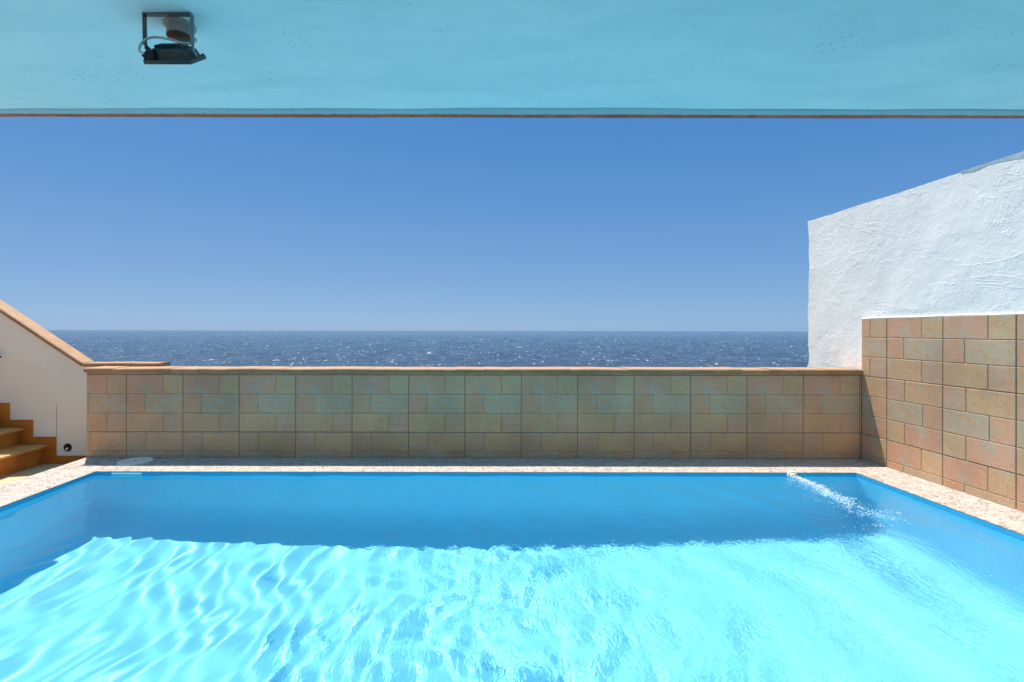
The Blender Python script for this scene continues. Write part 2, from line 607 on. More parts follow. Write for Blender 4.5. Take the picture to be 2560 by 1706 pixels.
# ------------------------------------------------------------------ sea and ground
def build_sea():
    nr, nc = 640, 620
    d = 110 * (30000 / 110) ** (np.linspace(0, 1, nr) ** 1.0)
    a = np.linspace(R(-62), R(62), nc)
    A, D = np.meshgrid(a, d)
    X, Y = D * np.tan(A) * 0.999, D
    Z = np.zeros_like(X)
    for k in range(46):
        lam = 3 * (22 / 3) ** rng.random()
        th = R(255) + rng.normal(0, 0.55)
        kk = 2 * math.pi / lam
        amp = 0.0075 * lam ** 1.0
        ph = rng.random() * 6.28
        Z += amp * np.sin(kk * (X * math.cos(th) + Y * math.sin(th)) + ph)
    fade = np.clip(1 - (D - 5000) / 12000, 0, 1)
    Z *= 0.62 * fade
    o = grid_mesh('sea', X, Y, SEA + Z, M_sea)
    tag(o, kind='structure')


build_sea()


def build_ground():
    xs = np.concatenate([np.linspace(-400, -16, 24), np.linspace(-14, 14, 29), np.linspace(16, 400, 24)])
    ys = np.concatenate([np.linspace(-300, -6, 20), np.linspace(-4, 8, 13), np.linspace(9, 60, 26), np.linspace(75, 150, 4)])
    X, Y = np.meshgrid(xs, ys)
    Z = np.full_like(X, -1.62)
    t_ = np.clip((Y - 9) / 40, 0, 1)
    Z -= 14.0 * t_ ** 0.8
    Z += np.where(Y > 10, rng.normal(0, 0.35, X.shape), 0)
    o = grid_mesh('ground', X, Y, Z, M_rock)
    tag(o, kind='structure')


build_ground()

# ------------------------------------------------------------------ pool deck and stair landing
b = MB()
def sheet(b, x0, x1, y0, y1, z):
    b.add([(x0, y0, z), (x1, y0, z), (x1, y1, z), (x0, y1, z)], [(0, 1, 2, 3)])
sheet(b, WL, WR + 0.02, PY1, WB + 0.02, 0)
sheet(b, WL, PX0, PY0, PY1, 0)
sheet(b, PX1, WR + 0.02, PY0, PY1, 0)
sheet(b, WL, WR + 0.02, -2.6, PY0, 0)
# step face down to the landing
b.add([(WL, -2.6, 0), (WL, WB + 0.02, 0), (WL, WB + 0.02, -1.7), (WL, -2.6, -1.7)], [(0, 1, 2, 3)])
b.add([(WL, -2.6, 0), (WR, -2.6, 0), (WR, -2.6, -1.7), (WL, -2.6, -1.7)], [(0, 1, 2, 3)])
tag(b.build('pool_deck', M_deck, fix=False), kind='structure')
b = MB()
b.box(-8.5, WL - 0.001, -2.6, 5.70, -1.7, LAND)
tag(b.build('stair_landing', M_landing), kind='structure')

# ------------------------------------------------------------------ pool
pool = thing('swimming_pool', (0, 3, FLOOR), 'rectangular swimming pool painted bright blue, sunk in the pink pebble deck', 'swimming pool')
T = -0.004
RC = 0.20                                    # cove radius where walls meet floor and each other
def basin_ring(ins, z, rc, n=8):
    pts = []
    for cx, cy, a0 in ((PX1 - ins - rc, PY1 - ins - rc, 0), (PX0 + ins + rc, PY1 - ins - rc, 90), (PX0 + ins + rc, PY0 + ins + rc, 180), (PX1 - ins - rc, PY0 + ins + rc, 270)):
        pts += [(cx + rc * math.cos(R(a0 + 90 * k / n)), cy + rc * math.sin(R(a0 + 90 * k / n)), z) for k in range(n + 1)]
    return pts
rings = [basin_ring(0, T, 0.012), basin_ring(0, FLOOR + RC, 0.012)]
for k in range(1, 9):
    a_ = R(90 * k / 8)
    rings.append(basin_ring(RC * (1 - math.cos(a_)), FLOOR + RC * (1 - math.sin(a_)), 0.012))
b = MB()
nr_ = len(rings[0])
b.add([p for r_ in rings for p in r_], [(r_ * nr_ + k, (r_ + 1) * nr_ + k, (r_ + 1) * nr_ + (k + 1) % nr_, r_ * nr_ + (k + 1) % nr_) for r_ in range(len(rings) - 1) for k in range(nr_)]
      + [tuple((len(rings) - 1) * nr_ + k for k in range(nr_))])
basin = b.build('basin', M_pool, pool, smooth=True, fix=False)
b = MB()
r0_, r1_ = basin_ring(0.002, T - 0.001, 0.012), basin_ring(0.002, WATER - 0.012, 0.012)
b.add(r0_ + r1_, [(k, len(r0_) + k, len(r0_) + (k + 1) % len(r0_), (k + 1) % len(r0_)) for k in range(len(r0_))])
band = b.build('waterline_shade_band', M_band, pool, smooth=True, fix=False)  # strip added to carry the painted shade between deck edge and water
rx = [basin, band]
# main drain on the floor
Mt = Matrix.Translation((0.17, 3.13, FLOOR))
b = MB()
b.lathe([(0.080, 0.0), (0.080, 0.004), (0.074, 0.008), (0.05, 0.010), (0, 0.011)], Mt, 48)
dr = b.build('main_drain', M_pool, pool, smooth=True)
rx.append(dr)
b = MB()
for k in range(16):
    Mk = Mt @ Matrix.Rotation(2 * math.pi * k / 16, 4, 'Z')
    b.box(0.058, 0.074, -0.005, 0.005, 0.006, 0.0112, Mk)
sl = b.build('drain_slot', M_slot, dr)
rx.append(sl)
# skimmer mouth in the far wall
b = MB()
for x0, x1, z0, z1 in ((-3.45, -3.16, -0.030, -0.014), (-3.45, -3.16, -0.135, -0.119), (-3.45, -3.434, -0.119, -0.030), (-3.176, -3.16, -0.119, -0.030)):
    b.box(x0, x1, PY1 - 0.012, PY1 - 0.001, z0, z1)
sk = b.build('skimmer_frame', M_ivory, pool, bevel=0.002)
b = MB()
b.box(-3.434, -3.176, PY1 - 0.007, PY1 - 0.002, -0.119, -0.030)
sf = b.build('skimmer_flap', M_ivory, pool)
# round wall fittings: suction port by the skimmer and the return nozzle on the right
Mw = Matrix.Translation((-3.02, PY1 - 0.001, -0.105)) @ Matrix.Rotation(R(90), 4, 'X')
b = MB()
b.lathe([(0.062, 0.0), (0.062, 0.008), (0.052, 0.014), (0.03, 0.014), (0.028, 0.006), (0, 0.006)], Mw, 32)
vp = b.build('suction_port', M_ivory, pool, smooth=True)
Mw = Matrix.Translation((3.065, PY1 - 0.001, -0.033)) @ Matrix.Rotation(R(90), 4, 'X')
b = MB()
b.lathe([(0.052, 0.0), (0.052, 0.010), (0.046, 0.018), (0.036, 0.020), (0.031, 0.034), (0.017, 0.042), (0.015, 0.036), (0.0, 0.030)], Mw, 36)
nz = b.build('return_nozzle', M_plastic, pool, smooth=True)
nz['label'] = 'white return nozzle squirting a jet of water'
rx += [sk, sf, vp, nz]
for o in rx:
    o.cycles.is_caustics_receiver = True


def build_water():
    step = 0.0105
    nx, ny = int((PX1 - PX0) / step), int((PY1 - PY0) / step)
    xs, ys = np.linspace(PX0, PX1, nx), np.linspace(PY0, PY1, ny)
    X, Y = np.meshgrid(xs, ys)
    Z = np.zeros_like(X)
    # slow warp so crests wander
    U = X + 0.16 * np.sin(1.1 * Y + 0.8) + 0.07 * np.sin(2.3 * Y + 1.2 * X) + 0.035 * np.sin(5.1 * Y - 2.0 * X + 1.0)
    V = Y + 0.10 * np.sin(1.7 * X) + 0.05 * np.sin(4.2 * X + 2.0 * Y)
    def waves(n, l0, l1, th0, sp, slope):
        z = np.zeros_like(X)
        for _ in range(n):
            lam = l0 * (l1 / l0) ** rng.random()
            th = th0 + rng.normal(0, sp)
            k = 2 * math.pi / lam
            z += slope / k / math.sqrt(n) * np.sin(k * (U * math.cos(th) + V * math.sin(th)) + rng.random() * 6.283)
        return z
    def sm(a, b_, x):
        q = np.clip((x - a) / (b_ - a), 0, 1)
        return q * q * (3 - 2 * q)
    rip = sm(-1.3, 1.4, X + 0.25 * np.sin(2.1 * Y))          # the jet stirs the right half
    mid = np.exp(-((X + 0.15) / 0.85) ** 2)
    Z += waves(12, 0.36, 0.85, 0.10, 0.22, 0.036)              # long swell, crests along the pool
    Z += waves(22, 0.125, 0.24, 0.05, 0.30, 0.046) * (0.55 + 0.45 * sm(-3.4, -0.6, X)) * (1 - 0.62 * sm(0.3, 1.6, X))
    Z += waves(18, 0.12, 0.20, 0.0, 0.9, 0.026) * mid
    Z += waves(16, 0.12, 0.26, -0.25, 0.5, 0.012) * rip
    o = grid_mesh('pool_water', X, Y, WATER + Z, Mat('tmp'))
    o.data.materials.clear()
    o.data.materials.append(M_water)
    o.cycles.is_caustics_caster = True
    tag(o, kind='structure')
    return xs, ys, WATER + Z


wx, wy, wz = build_water()


def water_z(x, y):
    i = int(np.clip((x - PX0) / (PX1 - PX0) * (len(wx) - 1), 0, len(wx) - 1))
    j = int(np.clip((y - PY0) / (PY1 - PY0) * (len(wy) - 1), 0, len(wy) - 1))
    return float(wz[j, i])


def build_splash():
    bm = bmesh.new()
    bmesh.ops.create_icosphere(bm, subdivisions=1, radius=1)
    bv = np.array([p.co[:] for p in bm.verts])
    bf = [[q.index for q in f.verts] for f in bm.faces]
    bm.free()
    mb = MB()
    def blob(x, y, z, r, sq=0.7):
        s = np.array([r * random.uniform(0.7, 1.35), r * random.uniform(0.8, 1.6), r * sq * random.uniform(0.7, 1.2)])
        mb.add(bv * s + np.array([x, y, z]), bf)
    for _ in range(2100):                                     # the stream itself, breaking up as it slows
        q = random.random() ** 1.25
        y = 4.79 - q * 0.98
        wid = 0.014 + 0.050 * q
        dens = 1.0 if q < 0.5 else max(0.12, 1.0 - (q - 0.5) * 1.7)
        if random.random() > dens:
            continue
        x = 3.065 - 0.03 * q + 0.012 * math.sin(q * 23) + random.gauss(0, wid * 0.9)
        top = 0.026 * math.exp(-((q - 0.25) / 0.25) ** 2) + 0.006
        blob(x, y, water_z(x, y) + random.uniform(-0.003, top), random.uniform(0.0016, 0.0062))
    for cx, cy, n, s in ((3.06, 3.80, 45, 0.035), (3.0, 3.84, 26, 0.03), (2.93, 3.62, 16, 0.02), (3.11, 3.74, 30, 0.03), (3.2, 3.86, 20, 0.03)):
        for _ in range(n):
            x, y = cx + random.gauss(0, s * 1.4), cy + random.gauss(0, s)
            blob(x, y, water_z(x, y) + random.uniform(0, 0.010), random.uniform(0.0016, 0.005))
    for _ in range(300):                                      # stray bubbles
        q = random.random()
        y = 4.75 - q * 1.2
        x = 3.04 + random.gauss(-0.03, 0.05 + 0.10 * q)
        if x < PX1 - 0.05:
            blob(x, y, water_z(x, y) + 0.001, random.uniform(0.0012, 0.004))
    for _ in range(20):
        x, y = random.uniform(2.3, 3.6), random.uniform(2.6, 3.7)
        blob(x, y, water_z(x, y) + 0.001, random.uniform(0.002, 0.0045))
    o = mb.build('water_jet', M_foam, smooth='all', fix=False)
    tag(o, 'white bubbling jet of water running from the return nozzle across the pool surface', 'water jet', kind='stuff')


build_splash()

# round access lid on the deck
Mt = Matrix.Translation((-3.47, 5.205, 0.0))
b = MB()
b.lathe([(0.160, 0.0), (0.160, 0.006), (0.154, 0.010), (0.140, 0.010), (0.137, 0.0075), (0.02, 0.009), (0.016, 0.004), (0, 0.004)], Mt, 56)
lid = b.build('skimmer_lid', M_plastic, smooth=True)
tag(lid, 'round off-white plastic lid in the shaded pebble deck below the tiled wall', 'lid')
b = MB()
b.box(-3.482, -3.458, 5.199, 5.211, 0.0095, 0.012)
b.build('finger_slot', M_dark, lid)

# ------------------------------------------------------------------ tiled walls
BLK = {('0', 0): (228, 174, 140), ('0', 1): (224, 182, 136), ('1', 0): (228, 172, 134), ('1', 1): (216, 182, 146), ('2', 0): (228, 178, 132), ('2', 1): (226, 174, 138)}
SPLIT = {0: 0.65, 1: 0.33, 2: 0.65}


def cladding(name, umin, umax, vmin, vmax, joint_u, joint_v, first_rot, place, parent):
    """place(u, v, out) -> world point; tiles are 0.6 x 0.611, printed as three courses of two stones, alternate rows turned half round."""
    TW, TH = 0.6, 0.611
    verts, faces, uvs, cols = [], [], [], []
    jt = int(math.ceil((vmax - joint_v) / TH))
    jb = int(math.floor((vmin - joint_v) / TH))
    for j in range(jb, jt):
        rot = (j % 2 == 0) != first_rot
        for i in range(int(math.floor((umin - joint_u) / TW)), int(math.ceil((umax - joint_u) / TW))):
            u0, v0 = joint_u + i * TW, joint_v + j * TH
            jit = random.uniform(-0.0012, 0.0012)
            tint = random.uniform(0.93, 1.06)
            # the tile's own body shows as the faint joints pressed between its stones
            bx0, bx1, by0, by1 = max(u0 + 0.0022, umin), min(u0 + TW - 0.0022, umax), max(v0 + 0.0022, vmin), min(v0 + TH - 0.0022, vmax)
            if bx1 - bx0 > 0.004 and by1 - by0 > 0.004:
                o = len(verts)
                for uu, vv in ((bx0, by0), (bx1, by0), (bx1, by1), (bx0, by1)):
                    verts.append(place(uu, vv, 0.0011))
                    uvs.append((uu - u0, vv - v0))
                    cols.append(tuple(s2l(k) for k in (186, 156, 126)))
                faces.append((o, o + 1, o + 2, o + 3))
            for r in range(3):
                sp = SPLIT[r]
                for cidx, (a0, a1) in enumerate(((0, sp), (sp, 1))):
                    b0, b1 = 1 - (r + 1) / 3, 1 - r / 3
                    if rot:
                        A0, A1, B0, B1 = 1 - a1, 1 - a0, 1 - b1, 1 - b0
                    else:
                        A0, A1, B0, B1 = a0, a1, b0, b1
                    def gap(e):                               # wider joint round the tile than between its stones
                        return 0.0026 if min(e, 1 - e) < 1e-4 else 0.0018
                    x0, x1 = u0 + A0 * TW + gap(A0), u0 + A1 * TW - gap(A1)
                    y0, y1 = v0 + B0 * TH + gap(B0), v0 + B1 * TH - gap(B1)
                    x0, x1, y0, y1 = max(x0, umin), min(x1, umax), max(y0, vmin), min(y1, vmax)
                    if x1 - x0 < 0.004 or y1 - y0 < 0.004:
                        continue
                    ch = 0.0045
                    ins = min(ch, (x1 - x0) * 0.3, (y1 - y0) * 0.3)
                    o = len(verts)
                    ring0 = [(x0, y0), (x1, y0), (x1, y1), (x0, y1)]
                    ring1 = [(x0 + ins, y0 + ins), (x1 - ins, y0 + ins), (x1 - ins, y1 - ins), (x0 + ins, y1 - ins)]
                    for (uu, vv), out in [(p, 0.0) for p in ring0] + [(p, 0.0045 + jit) for p in ring1]:
                        verts.append(place(uu, vv, out))
                        lu, lv = uu - u0, vv - v0
                        if rot:
                            lu, lv = TW - lu, TH - lv
                        uvs.append((lu + 0.013 * (i % 3), lv))
                    col = tuple(s2l(k) * tint for k in BLK[(str(r), cidx)])
                    cols += [col] * 8
                    faces.append((o + 4, o + 5, o + 6, o + 7))
                    for k in range(4):
                        k2 = (k + 1) % 4
                        faces.append((o + k, o + k2, o + 4 + k2, o + 4 + k))
    me = bpy.data.meshes.new(name)
    me.from_pydata(verts, [], faces)
    ul = me.uv_layers.new(name='UVMap')
    ca = me.color_attributes.new('block', 'FLOAT_COLOR', 'POINT')
    for lp in me.loops:
        ul.data[lp.index].uv = uvs[lp.vertex_index]
    for k, c in enumerate(cols):
        ca.data[k].color = (*c, 1)
    me.materials.append(M_tile.m)
    ob = bpy.data.objects.new(name, me)
    C.objects.link(ob)
    ob.parent = parent
    ob.matrix_parent_inverse = Matrix.Translation(-parent.location)
    return ob


def coping_tiles(mb, x0, x1, y0, y1, ztop, th, n_len=0.303, M=None, jitter=1.0):
    """terracotta coping bricks laid end to end, each a hair out of line, with a drip groove along the front."""
    x = x0
    while x < x1 - 0.01:
        xe = min(x + n_len, x1)
        dz, dy = random.uniform(-0.003, 0.002) * jitter, random.uniform(-0.004, 0.004) * jitter
        sk = random.uniform(-0.0025, 0.0025) * jitter
        prof = [(y0 + 0.006, 0), (y0, 0.006), (y0, th * 0.38), (y0 + 0.005, th * 0.40), (y0 + 0.005, th * 0.46), (y0, th * 0.48), (y0, th - 0.008), (y0 + 0.008, th), (y1, th), (y1, 0)]
        vs = []
        for xx, s in ((x + 0.0012, -1), (xe - 0.0012, 1)):
            vs += [(xx, yy + dy, ztop - th + zz + dz + s * sk) for yy, zz in prof]
        n = len(prof)
        fs = [tuple(range(n)), tuple(range(n, 2 * n))[::-1]] + [(k, (k + 1) % n, n + (k + 1) % n, n + k) for k in range(n)]
        if M is not None:
            vs = [M @ Vector(p) for p in vs]
        mb.add(vs, fs)
        x = xe


back = thing('garden_wall', (0, WB, 0), 'low tiled wall behind the pool, capped with terracotta coping, the sea beyond it', 'wall')
b = MB()
b.box(WL + 0.002, WR + 0.008, WB + 0.004, WB + 0.285, -1.7, 0.900)
b.build('wall_body', M_grout, back)
cladding('tile_facing', WL, WR - 0.001, 0.0, 0.899, -3.676, 0.884, False, lambda u, v_, o_: (u, WB + 0.0035 - o_, v_), back)
b = MB()
coping_tiles(b, WL - 0.012, WR - 0.004, WB - 0.028, WB + 0.29, 0.950, 0.048)
b.build('coping', M_coping, back, smooth=True)

# right boundary wall: rough white stucco, its lower half faced with the same tiles
right = thing('boundary_wall', (4.3, 2, 0), 'tall rough white stucco wall on the right, tiled along its lower half', 'wall')


def build_stucco():
    XF = WR + 0.012
    ys = np.linspace(-2.8, 6.24, 420)
    zs = np.linspace(-1.7, 2.71, 200)
    Yg, Zg = np.meshgrid(ys, zs)
    Zg = Zg.copy()
    # hand-made outline: wavering top edge, foot that flares over the coping
    Zg += (Zg > 2.6) * (0.003 * np.sin(Yg * 2.3) + 0.002 * np.sin(Yg * 7.1 + 1))
    Yg = Yg + np.where(Yg > 6.1, 1, 0) * (0.010 * np.sin(Zg * 5) + 0.006 * np.sin(Zg * 17) + 0.05 * np.exp(-((Zg - 0.84) / 0.09) ** 2))
    d = np.zeros_like(Yg)
    for _ in range(60):
        lam = 0.12 * (1.4 / 0.12) ** rng.random()
        th, ph = rng.normal(0.6, 0.7), rng.random() * 6.28
        k = 2 * math.pi / lam
        d += lam * 0.0007 * np.sin(k * (Yg * math.cos(th) + Zg * math.sin(th)) + ph)
    top_round = 0.0
    d = d * np.where(Zg < 1.55, np.where(Yg < WB + 0.05, 0.0, 1.0), 1.0) + np.where((Zg < 1.52) & (Zg > 1.488) & (Yg < WB), -0.0, 0)
    X = XF + np.abs(d) * 0 + d * 0.6 + top_round
    nr, nc = X.shape
    vs = list(zip(X.ravel(), Yg.ravel(), Zg.ravel()))
    fs = [(r * nc + c, r * nc + c + 1, (r + 1) * nc + c + 1, (r + 1) * nc + c) for r in range(nr - 1) for c in range(nc - 1)]
    base = len(vs)
    XB = XF + 0.26
    # back, top and end faces
    top = [((nr - 1) * nc + c) for c in range(nc)]
    vs += [(XB, ys[c], 2.71) for c in range(nc)]
    fs += [(top[c], top[c + 1], base + c + 1, base + c) for c in range(nc - 1)]
    b2 = len(vs)
    vs += [(XB, ys[c], -1.7) for c in range(nc)]
    fs += [(base + c, base + c + 1, b2 + c + 1, b2 + c) for c in range(nc - 1)]
    e = len(vs)
    vs += [(XB, 6.24, z) for z in zs]
    fs += [(r * nc + nc - 1, e + r, e + r + 1, (r + 1) * nc + nc - 1) for r in range(nr - 1)]
    mb = MB()
    mb.add(vs, fs)
    mb.build('stucco', M_white, right, smooth=True)


build_stucco()
b = MB()
b.box(WR + 0.002, WR + 0.010, -2.55, WB, 0.002, 1.485)
b.build('grout_bed', M_grout, right)
cladding('tile_facing', -(WB - 0.003), 2.55, 0.0, 1.488, -5.042, 0.884, True, lambda u, v_, o_: (WR + 0.0015 - o_, -u, v_), right)
# bead of white render along the top of the tiles
b = MB()
pts = [(WR + 0.006, y, 1.490 + 0.002 * math.sin(y * 9)) for y in np.linspace(WB - 0.005, -2.5, 40)]
b.tube(pts, 0.010, 8, 3)
b.build('render_bead', M_house, right, smooth='all')
# grey cement left bare along the top, nearer the house
b = MB()
pts = []
yy = np.linspace(-2.5, 4.3, 60)
lo = [2.709 - 0.07 * min(1, max(0, (4.3 - y) / 0.9)) + 0.008 * math.sin(y * 13) + 0.006 * math.sin(y * 31) for y in yy]
poly = [(y, 2.712) for y in yy] + [(y, z) for y, z in zip(yy[::-1], lo[::-1])]
for k in range(len(yy) - 1):
    b.add([(WR + 0.009, yy[k], lo[k]), (WR + 0.009, yy[k + 1], lo[k + 1]), (WR + 0.009, yy[k + 1], 2.716), (WR + 0.009, yy[k], 2.716),
           (WR + 0.1, yy[k], 2.716), (WR + 0.1, yy[k + 1], 2.716), (WR + 0.03, yy[k], lo[k]), (WR + 0.03, yy[k + 1], lo[k + 1])],
          [(0, 1, 2, 3), (3, 2, 5, 4), (6, 7, 1, 0)])
b.build('cement_strip', M_cement, right)

# ------------------------------------------------------------------ stair wall and stairs on the left
YS = 5.68
stw = thing('stair_wall', (-5, YS, LAND), 'cream plastered wall beside the steps with a sloping terracotta coping', 'wall')
KX, KZ, SL = -4.37, 0.988, 0.66        # where the coping turns from sloping to level
b = MB()
xl = -9.5
outline = [(xl, -1.7), (-3.51, -1.7), (-3.51, KZ - 0.042), (KX - 0.012, KZ - 0.042), (xl, KZ - 0.042 + (KX - xl) * SL)]
b.prism(outline, 'y', YS, YS + 0.145)
b.build('plaster', M_cream, stw)
b = MB()
coping_tiles(b, KX, -3.49, YS - 0.025, YS + 0.165, KZ, 0.042, 0.27)
ang = math.atan(SL)
Ms = Matrix.Translation((KX, 0, KZ)) @ Matrix.Rotation(ang, 4, 'Y') @ Matrix.Rotation(0, 4, 'Z')
L = (KX - xl) / math.cos(ang)
n_len = 0.30
k = 0
x = -0.002
vsL = []
while x > -L:
    x2 = max(x - n_len, -L)
    coping_tiles(b, x2, x, YS - 0.025, YS + 0.165, 0.0, 0.042, n_len + 0.01, Ms, 0.6)
    x = x2
b.build('coping', M_coping, stw, smooth=True)
# skirting that climbs with the steps
NOSE = [(-4.76 - 0.262 * k, 0.068 + 0.19 * k) for k in range(12)]
RX = [nx - 0.045 for nx, _ in NOSE]
sk_h = 0.086
pts = [(-4.05, LAND), (-4.05, LAND + sk_h + 0.002)]
xprev = None
for k in range(8):
    xr = NOSE[k][0] + 0.088
    zb = (LAND + sk_h + 0.002) if k == 0 else NOSE[k - 1][1] + sk_h
    zt = NOSE[k][1] + sk_h
    pts += [(xr, zb), (xr, zt)]
pts += [(NOSE[8][0], NOSE[7][1] + sk_h), (NOSE[8][0], LAND)]
b = MB()
b.prism(pts, 'y', YS - 0.011, YS - 0.0005)
b.build('skirting', M_skirt, stw, bevel=0.002)
# pipe outlet and plaster joint
Mw = Matrix.Translation((-4.545, YS, 0.034)) @ Matrix.Rotation(R(90), 4, 'X')
b = MB()
b.lathe([(0.044, -0.002), (0.044, 0.008), (0.036, 0.008), (0.035, 0.001), (0.0, 0.001)], Mw, 32)
b.build('pipe_outlet', M_dark, stw, smooth=True)
Mw = Matrix.Translation((-4.556, YS - 0.0025, 0.018)) @ Matrix.Rotation(R(90), 4, 'X')
b = MB()
b.lathe([(0.016, 0.0), (0.014, 0.004), (0, 0.006)], Mw, 20)
b.build('pipe_plug', M_plastic, stw, smooth=True)
b = MB()
b.box(-4.674, -4.669, YS - 0.003, YS + 0.001, 0.16, 0.515)
b.build('plaster_joint', M_crack, stw)

stairs = thing('staircase', (-5.3, 5, LAND), 'terracotta tiled steps climbing to the left beside the cream wall', 'steps')
Y0S, Y1S = 3.6, YS - 0.012
for k in range(8):
    nx, nz_ = NOSE[k]
    zb = LAND if k == 0 else NOSE[k - 1][1]
    b = MB()
    # riser faced with tiles
    y = Y1S
    while y > Y0S + 0.01:
        ye = max(y - 0.33, Y0S)
        b.box(RX[k] - 0.012, RX[k] + random.uniform(0, 0.0012), ye + 0.0012, y - 0.0012, zb + 0.0005, nz_ - 0.034)
        y = ye
    b.box(RX[k] - 0.30, RX[k] - 0.002, Y0S + 0.003, Y1S, LAND + 0.001, nz_ - 0.036)
    b.build('riser', M_stair, stairs)
    b = MB()
    y = Y1S
    xb = RX[k] - 0.262 - 0.002
    while y > Y0S + 0.01:
        ye = max(y - 0.33, Y0S)
        prof = [(xb, nz_ - 0.034), (xb, nz_)]
        for q in range(7):
            a_ = R(90 - 30 * q)
            prof.append((nx - 0.017 + 0.017 * math.cos(a_), nz_ - 0.017 + 0.017 * math.sin(a_)))
        dz = random.uniform(-0.001, 0.0005)
        b.prism([(p, q_ + dz) for p, q_ in prof], 'y', ye + 0.001, y - 0.001)
        y = ye
    b.build('tread', M_tread, stairs, smooth=True)

hr = MB()
hr.tube([(-5.255, YS - 0.05, 1.052), (-5.275, YS - 0.055, 1.062), (-5.31, YS - 0.06, 1.082), (-5.6, YS - 0.06, 1.29), (-8.0, YS - 0.06, 3.0)], 0.011, 10, 4)
hro = hr.build('handrail', M_iron, smooth='all')
tag(hro, 'dark iron handrail whose tip just shows on the cream stair wall', 'handrail')
b = MB()
b.tube([(-5.6, YS - 0.06, 1.28), (-5.6, YS - 0.06, 1.22), (-5.6, YS, 1.20)], 0.007, 8, 4)
b.build('bracket', M_iron, hro, smooth='all')

# ------------------------------------------------------------------ porch roof over the camera
ZC, YE = 2.50, 2.665
porch = thing('porch_roof', (0, 0, ZC), 'limewashed porch ceiling overhead, edged with a thin terracotta tile', 'porch roof')


def build_ceiling():
    xs = np.linspace(-4.4, WR - 0.01, 560)
    # fine rows near the visible edge: a hand-trowelled drip bead
    ys = np.concatenate([np.linspace(-2.5, 1.5, 20), np.linspace(1.52, YE - 0.12, 60), np.linspace(YE - 0.117, YE, 40)])
    X, Y = np.meshgrid(xs, ys)
    Z = np.full_like(X, ZC)
    for _ in range(40):
        lam = 0.25 * (2.0 / 0.25) ** rng.random()
        th, ph = rng.random() * 6.28, rng.random() * 6.28
        k = 2 * math.pi / lam
        Z += lam * 0.0006 * np.sin(k * (X * math.cos(th) + Y * math.sin(th)) + ph) * np.clip((YE - Y) / 0.5, 0, 1)
    wob = 0.006 * np.sin(X * 2.1) + 0.004 * np.sin(X * 6.3 + 1) + 0.0025 * np.sin(X * 19)
    # ragged last row
    rag = rng.normal(0, 0.0022, xs.shape) + 0.002 * np.sin(xs * 47) + 0.002 * np.sin(xs * 91 + 2)
    Y[-1, :] += rag
    o = grid_mesh('ceiling', X, Y, Z, M_ceiling)
    o.parent = porch
    o.matrix_parent_inverse = Matrix.Translation(-porch.location)


build_ceiling()


def build_drip_strip():
    # darker grey-teal fillet trowelled along the drip edge, wandering in width
    xs = np.linspace(-4.4, WR - 0.01, 700)
    wdt = 0.058 + 0.016 * np.sin(xs * 0.55 + 1.2) + 0.005 * np.sin(xs * 2.7) + 0.003 * np.sin(xs * 7.9 + 1) + rng.normal(0, 0.0011, xs.shape)
    t_ = np.array([0.0, 0.03, 0.12, 0.3, 0.5, 0.7, 0.85, 0.95, 1.0])
    drop = np.array([0.0015, -0.002, -0.0042, -0.0050, -0.0046, -0.0040, -0.0042, -0.0030, 0.004])
    rag = rng.normal(0, 0.0016, xs.shape) + 0.0012 * np.sin(xs * 63) + 0.0012 * np.sin(xs * 117 + 2)
    X = np.repeat(xs[None], len(t_), 0)
    Y = (YE + 0.003 - wdt)[None] + t_[:, None] * wdt[None]
    Y[-2:] += rag
    Z = ZC + drop[:, None] * (1 + 0.25 * np.sin(xs * 5.1)[None]) + rng.normal(0, 0.0003, X.shape)
    o = grid_mesh('drip_strip', X, Y, Z, M_drip)
    o.parent = porch
    o.matrix_parent_inverse = Matrix.Translation(-porch.location)


build_drip_strip()
b = MB()
b.box(-4.4, WR - 0.01, -2.5, YE - 0.004, ZC + 0.035, ZC + 0.22)
b.build('roof_slab', M_house, porch)
b = MB()
x = -4.45
while x < WR - 0.02:
    xe = min(x + 0.33, WR - 0.012)
    dz, dy = random.uniform(-0.0008, 0.0008), random.uniform(-0.0015, 0.0015)
    b.box(x + 0.0004, xe - 0.0004, YE - 0.007, YE + 0.055 + dy, ZC + 0.002 + dz, ZC + 0.016 + dz)
    x = xe
b.build('edge_tile', M_edge_tile, porch, bevel=0.002)
b = MB()
b.box(-4.4, WR - 0.01, -2.75, -2.5, 0.002, ZC + 0.22)
b.build('rear_wall', M_house, porch)

# ------------------------------------------------------------------ floodlight, its cable and the junction box under the ceiling
LX, LY = -1.100, 1.823
fl = thing('floodlight', (LX, LY, ZC), 'dark grey outdoor floodlight hanging from the porch ceiling by a U bracket', 'floodlight')
al = R(36)
# lamp axes: e1 along x, e2 up the face, e3 out of the back
e2 = Vector((0, math.cos(al), math.sin(al)))
e3 = Vector((0, -math.sin(al), math.cos(al)))
F0 = Vector((LX - 0.088, LY + 0.002, 2.316))        # lower left corner of the front rim
ML = Matrix(((1, e2.x, e3.x, F0.x), (0, e2.y, e3.y, F0.y), (0, e2.z, e3.z, F0.z), (0, 0, 0, 1)))
Wd, Hd = 0.172, 0.130
b = MB()
b.box(0, Wd, 0, Hd, 0, 0.014, ML, 0.002)
for px in (0.008, Wd - 0.008):
    for py in (0.008, Hd - 0.008):
        b.lathe([(0.006, 0.014), (0.006, 0.019), (0.0, 0.019)], ML @ Matrix.Translation((px, py, 0)), 12)
b.build('front_frame', M_gun, fl, smooth=True)
b = MB()
b.box(0.012, Wd - 0.012, 0.012, Hd - 0.012, -0.002, 0.003, ML)
b.build('glass', Mat('lamp_glass', (0.5, 0.55, 0.55, 1), 0.08, 0.6), fl)
